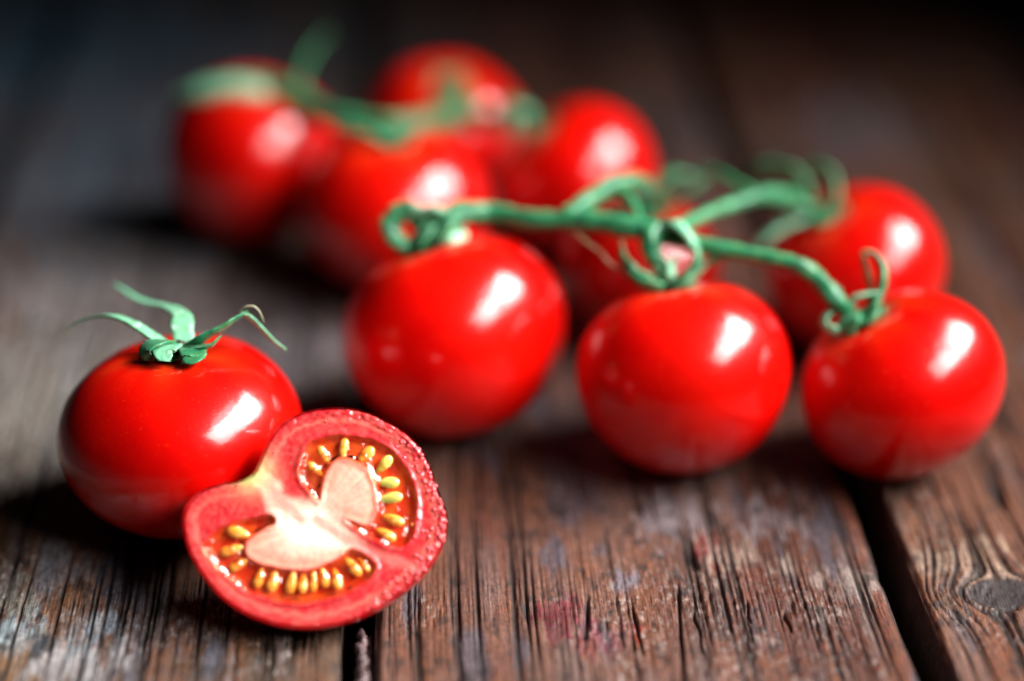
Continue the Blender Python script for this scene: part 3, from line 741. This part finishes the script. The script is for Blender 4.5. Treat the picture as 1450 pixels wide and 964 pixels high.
C *= (1 + (0.16 + 0.3 * np.clip(stc, 0, 1)) * (fbm(ang * 22, np.hypot(GX, GY) * 1.1, 96, 3) - 0.5))[:, None]
C *= 1.0 ** (streak)[:, None] * (1 - 0.12 * sst(0.0, 0.1, sL) * 0)[:, None]
lay(sst(0.5, 0.66, fbm(GX * 20, GY * 20, 97, 2)) * (1 - loc), (0.75, 0.25, 0.22), 0.15)
lay(loc, (0.56, 0.040, 0.014), 0.97)
lay(loc * sst(0.5, 0.7, fbm(GX * 5, GY * 5, 98, 2)), (0.72, 0.15, 0.02), 0.8)
lay(loc * np.exp(-(((GX - tpl(385, 735)[0]) / 0.35) ** 2 + ((GY - tpl(385, 735)[1]) / 0.12) ** 2)), (0.35, 0.004, 0.012), 0.9)
lay(loc * np.exp(-(((GX - tpl(440, 695)[0]) / 0.22) ** 2 + ((GY - tpl(440, 695)[1]) / 0.25) ** 2)), (0.35, 0.004, 0.02), 0.9)
FV = np.stack([GX, GY, Z], -1)
F = [(0, 1 + i, 1 + (i + 1) % NA) for i in range(NA)]
for j in range(NR - 1):
    for i in range(NA):
        a = 1 + j * NA + i; b_ = 1 + j * NA + (i + 1) % NA; F.append((a, a + NA, b_ + NA, b_))
m, nt, b = new_mat('tomato_flesh')
at = nd(nt, 'ShaderNodeAttribute', attribute_name='flesh')
n = noise_node(nt, 34, detail=4); r = ramp(nt, n.outputs['Fac'], [(0.3, (0.92, 0.88, 0.88)), (0.7, (1.06, 1.08, 1.08))])
mx = nd(nt, 'ShaderNodeMix', data_type='RGBA', blend_type='MULTIPLY'); mx.inputs[0].default_value = 1
nt.links.new(at.outputs['Color'], mx.inputs[6]); nt.links.new(r.outputs[0], mx.inputs[7]); nt.links.new(mx.outputs[2], b.inputs['Base Color'])
b.inputs['Roughness'].default_value = 0.28; b.inputs['Specular IOR Level'].default_value = 0.5
b.inputs['Subsurface Weight'].default_value = 0.25; b.inputs['Subsurface Radius'].default_value = (1, 0.25, 0.15); b.inputs['Subsurface Scale'].default_value = 0.0012
b.inputs['Coat Weight'].default_value = 0.9; b.inputs['Coat Roughness'].default_value = 0.08
k = bump(nt, n.outputs['Fac'], b, 0.006, 0.6)
face = part('cut_flesh', toW(c0, FV), F, m, half)
ca = face.data.color_attributes.new('flesh', 'FLOAT_COLOR', 'POINT')
ca.data.foreach_set('color', np.concatenate([np.clip(C, 0, 1), np.ones((len(C), 1))], 1).ravel())

# seeds
m, nt, b = new_mat('tomato_seed')
n = noise_node(nt, 9, detail=2); r = ramp(nt, n.outputs['Fac'], [(0.3, (0.70, 0.22, 0.02)), (0.5, (0.78, 0.29, 0.035)), (0.7, (0.84, 0.46, 0.12))]); nt.links.new(r.outputs[0], b.inputs['Base Color'])
b.inputs['Roughness'].default_value = 0.25; b.inputs['Coat Weight'].default_value = 0.6
b.inputs['Subsurface Weight'].default_value = 0.3; b.inputs['Subsurface Radius'].default_value = (1, 0.5, 0.1); b.inputs['Subsurface Scale'].default_value = 0.001
M_SEED = m
m, nt, b = new_mat('greenish_seed')
b.inputs['Base Color'].default_value = (0.66, 0.60, 0.12, 1); b.inputs['Roughness'].default_value = 0.2; b.inputs['Coat Weight'].default_value = 0.8
M_SEEDG = m
SEEDS = [  # crop x, y, inner end direction target, length, material
    (552, 278, 590, 305, 30, 0), (585, 226, 608, 262, 33, 0), (660, 200, 662, 240, 35, 0), (742, 228, 718, 262, 34, 0), (812, 262, 770, 290, 36, 1),
    (826, 328, 780, 335, 36, 1), (835, 388, 785, 390, 38, 1), (845, 468, 795, 455, 36, 0), (820, 525, 775, 500, 34, 0),
    (262, 520, 310, 535, 36, 0), (235, 584, 290, 580, 38, 0), (262, 640, 308, 612, 34, 0), (340, 688, 362, 648, 32, 0), (392, 700, 402, 655, 32, 0),
    (462, 706, 462, 660, 34, 0), (505, 708, 503, 662, 32, 0), (545, 702, 540, 658, 34, 0), (632, 694, 612, 640, 34, 0), (695, 648, 665, 612, 32, 0), (585, 690, 575, 650, 30, 0), (735, 640, 700, 610, 28, 0)]
sp_, sf = [], []
nu, nv = 12, 8
for j in range(nv + 1):
    t_ = math.pi * j / nv
    for i in range(nu):
        a = 2 * math.pi * i / nu
        wv = math.sin(t_) * (0.78 - 0.30 * math.cos(t_))         # narrow toward +x end
        sp_.append((math.cos(t_), wv * math.cos(a), wv * math.sin(a)))
for j in range(nv):
    for i in range(nu):
        a = j * nu + i; b_ = j * nu + (i + 1) % nu; sf.append((a, b_, b_ + nu, a + nu))
sp_ = np.array(sp_); seed_xy = []
for (sx_, sy_, tx_, ty_, ln, g_) in SEEDS:
    a_, b2_ = tpl(*cpx([(sx_, sy_)])[0]), tpl(*cpx([(tx_, ty_)])[0])
    dx, dy = b2_[0] - a_[0], b2_[1] - a_[1]; l_ = math.hypot(dx, dy); dx, dy = dx / l_, dy / l_; ja = random.uniform(-0.25, 0.25); dx, dy = dx * math.cos(ja) - dy * math.sin(ja), dx * math.sin(ja) + dy * math.cos(ja)
    L_ = ln * 0.37333 * md / FPX * random.uniform(1.20, 1.45)
    q = sp_ * np.array((L_, L_ * random.uniform(0.46, 0.60), L_ * 0.34))
    tz = random.uniform(-0.25, 0.1)
    X = q[:, 0] * dx - q[:, 1] * dy + a_[0]; Y = q[:, 0] * dy + q[:, 1] * dx + a_[1]
    Zs = q[:, 2] + q[:, 0] * tz - random.uniform(0.035, 0.055)
    seed_xy.append((a_[0], a_[1]))
    part('seed', toW(c0, np.stack([X, Y, Zs], -1)), sf, M_SEEDG if g_ else M_SEED, half)

# clear wet jelly over the seeds
m = bpy.data.materials.new('seed_jelly'); m.use_nodes = True; nt = m.node_tree; nt.nodes.clear()
out = nd(nt, 'ShaderNodeOutputMaterial'); tr = nd(nt, 'ShaderNodeBsdfTransparent'); gl = nd(nt, 'ShaderNodeBsdfGlossy'); mxs = nd(nt, 'ShaderNodeMixShader'); fr = nd(nt, 'ShaderNodeFresnel')
tr.inputs[0].default_value = (1.0, 0.76, 0.60, 1); gl.inputs[0].default_value = (1, 1, 1, 1); gl.inputs['Roughness'].default_value = 0.05
fr.inputs['IOR'].default_value = 1.5
n = noise_node(nt, 5, detail=3); bn = nd(nt, 'ShaderNodeBump'); bn.inputs['Distance'].default_value = 0.04 * S; bn.inputs['Strength'].default_value = 0.8
nt.links.new(n.outputs['Fac'], bn.inputs['Height']); nt.links.new(bn.outputs[0], gl.inputs['Normal']); nt.links.new(bn.outputs[0], fr.inputs['Normal'])
df = nd(nt, 'ShaderNodeBsdfTranslucent'); df.inputs[0].default_value = (0.95, 0.30, 0.12, 1); d2 = nd(nt, 'ShaderNodeBsdfDiffuse'); d2.inputs[0].default_value = (0.85, 0.20, 0.07, 1)
ad = nd(nt, 'ShaderNodeMixShader'); ad.inputs[0].default_value = 0.6; nt.links.new(df.outputs[0], ad.inputs[1]); nt.links.new(d2.outputs[0], ad.inputs[2])
cl = nd(nt, 'ShaderNodeMixShader'); cn_ = noise_node(nt, 3.5, detail=3); cr_ = ramp(nt, cn_.outputs['Fac'], [(0.4, (0.02,) * 3), (0.7, (0.26,) * 3)])
nt.links.new(cr_.outputs[0], cl.inputs[0]); nt.links.new(tr.outputs[0], cl.inputs[1]); nt.links.new(ad.outputs[0], cl.inputs[2])
nt.links.new(fr.outputs[0], mxs.inputs[0]); nt.links.new(cl.outputs[0], mxs.inputs[1]); nt.links.new(gl.outputs[0], mxs.inputs[2]); nt.links.new(mxs.outputs[0], out.inputs[0])
M_JEL = m
for sdm in (sA, sB):
    zj = -0.045 + 0.045 * sst(-0.10, 0.0, sdm) + 0.06 * (fbm(GX * 4.5, GY * 4.5, 120, 3) - 0.5)
    for (x_, y_) in seed_xy: zj = zj + 0.055 * np.exp(-((GX - x_) ** 2 + (GY - y_) ** 2) / 0.07 ** 2)
    inside = sdm < 0.015
    keep = [f for f in F if all(inside[v] for v in f)]
    used = sorted({v for f in keep for v in f}); mp_ = {v: i for i, v in enumerate(used)}
    VJ = np.stack([GX[used], GY[used], np.minimum(zj[used], 0.02)], -1)
    part('seed_jelly', toW(c0, VJ), [tuple(mp_[v] for v in f) for f in keep], M_JEL, half)

# juice beads on the torn right rim
m, nt, b = new_mat('juice'); b.inputs['Base Color'].default_value = (0.52, 0.022, 0.030, 1); b.inputs['Roughness'].default_value = 0.16; b.inputs['Coat Weight'].default_value = 1.0; b.inputs['Coat Roughness'].default_value = 0.02
VV, FF = [], []
ring = [(1, 0), (0.9, 0.4), (0.6, 0.75), (0.0, 0.95)]
npz = []
k = 0
while k < 230:
    i = rng.integers(1, NA); j = int(NR * (1 - abs(rng.normal(0, 0.10)))) - 1
    if j < 5: continue
    v = 1 + j * NA + i
    if v >= len(GX): continue
    a_ = ang[v]
    wgt = 1.0 if (-1.0 < a_ < 1.0) else 0.07
    if rng.random() > wgt or sL[v] < 0.02: continue
    x_, y_, z_ = FV[v]; rb = rng.uniform(0.010, 0.028) * (1.3 if -0.8 < a_ < 0.8 else 0.8); el = rng.uniform(0.6, 1.6); th = rng.uniform(0, 3.14); base = len(VV)
    for (rq, zq) in ring[:3]:
        for s_ in range(8):
            t_ = 2 * math.pi * s_ / 8; u, w_ = math.cos(t_) * rq * rb * el, math.sin(t_) * rq * rb
            VV.append((x_ + u * math.cos(th) - w_ * math.sin(th), y_ + u * math.sin(th) + w_ * math.cos(th), z_ + zq * rb * 0.7 - 0.001))
    VV.append((x_, y_, z_ + 0.95 * rb * 0.7))
    for q_ in range(2):
        for s_ in range(8): FF.append((base + q_ * 8 + s_, base + q_ * 8 + (s_ + 1) % 8, base + q_ * 8 + 8 + (s_ + 1) % 8, base + q_ * 8 + 8 + s_))
    for s_ in range(8): FF.append((base + 16 + s_, base + 16 + (s_ + 1) % 8, base + 24))
    k += 1
jb = part('juice_droplets', toW(c0, VV), FF, m, half); jb['kind'] = 'stuff'

# self check: does the half cut into the whole tomato?
from mathutils.bvhtree import BVHTree
def bvh(V, F): return BVHTree.FromPolygons([tuple(v) for v in V], [tuple(f) for f in F])
Fd = []
for j in range(ns_ - 1):
    for i in range(n_):
        a = j * n_ + i; b_ = j * n_ + (i + 1) % n_; Fd.append((a, a + n_, b_ + n_, b_))
bh = bvh(SKINV, Fd)
ks = list(TOM); bt = {k: bvh(TOM[k]['V'], TOM[k]['F']) for k in ks}
for k in ks:
    ov = bh.overlap(bt[k])
    if ov: print('OVERLAP half', k, len(ov))
for i in range(len(ks)):
    for j in range(i + 1, len(ks)):
        ov = bt[ks[i]].overlap(bt[ks[j]])
        if ov: print('OVERLAP', ks[i], ks[j], len(ov))
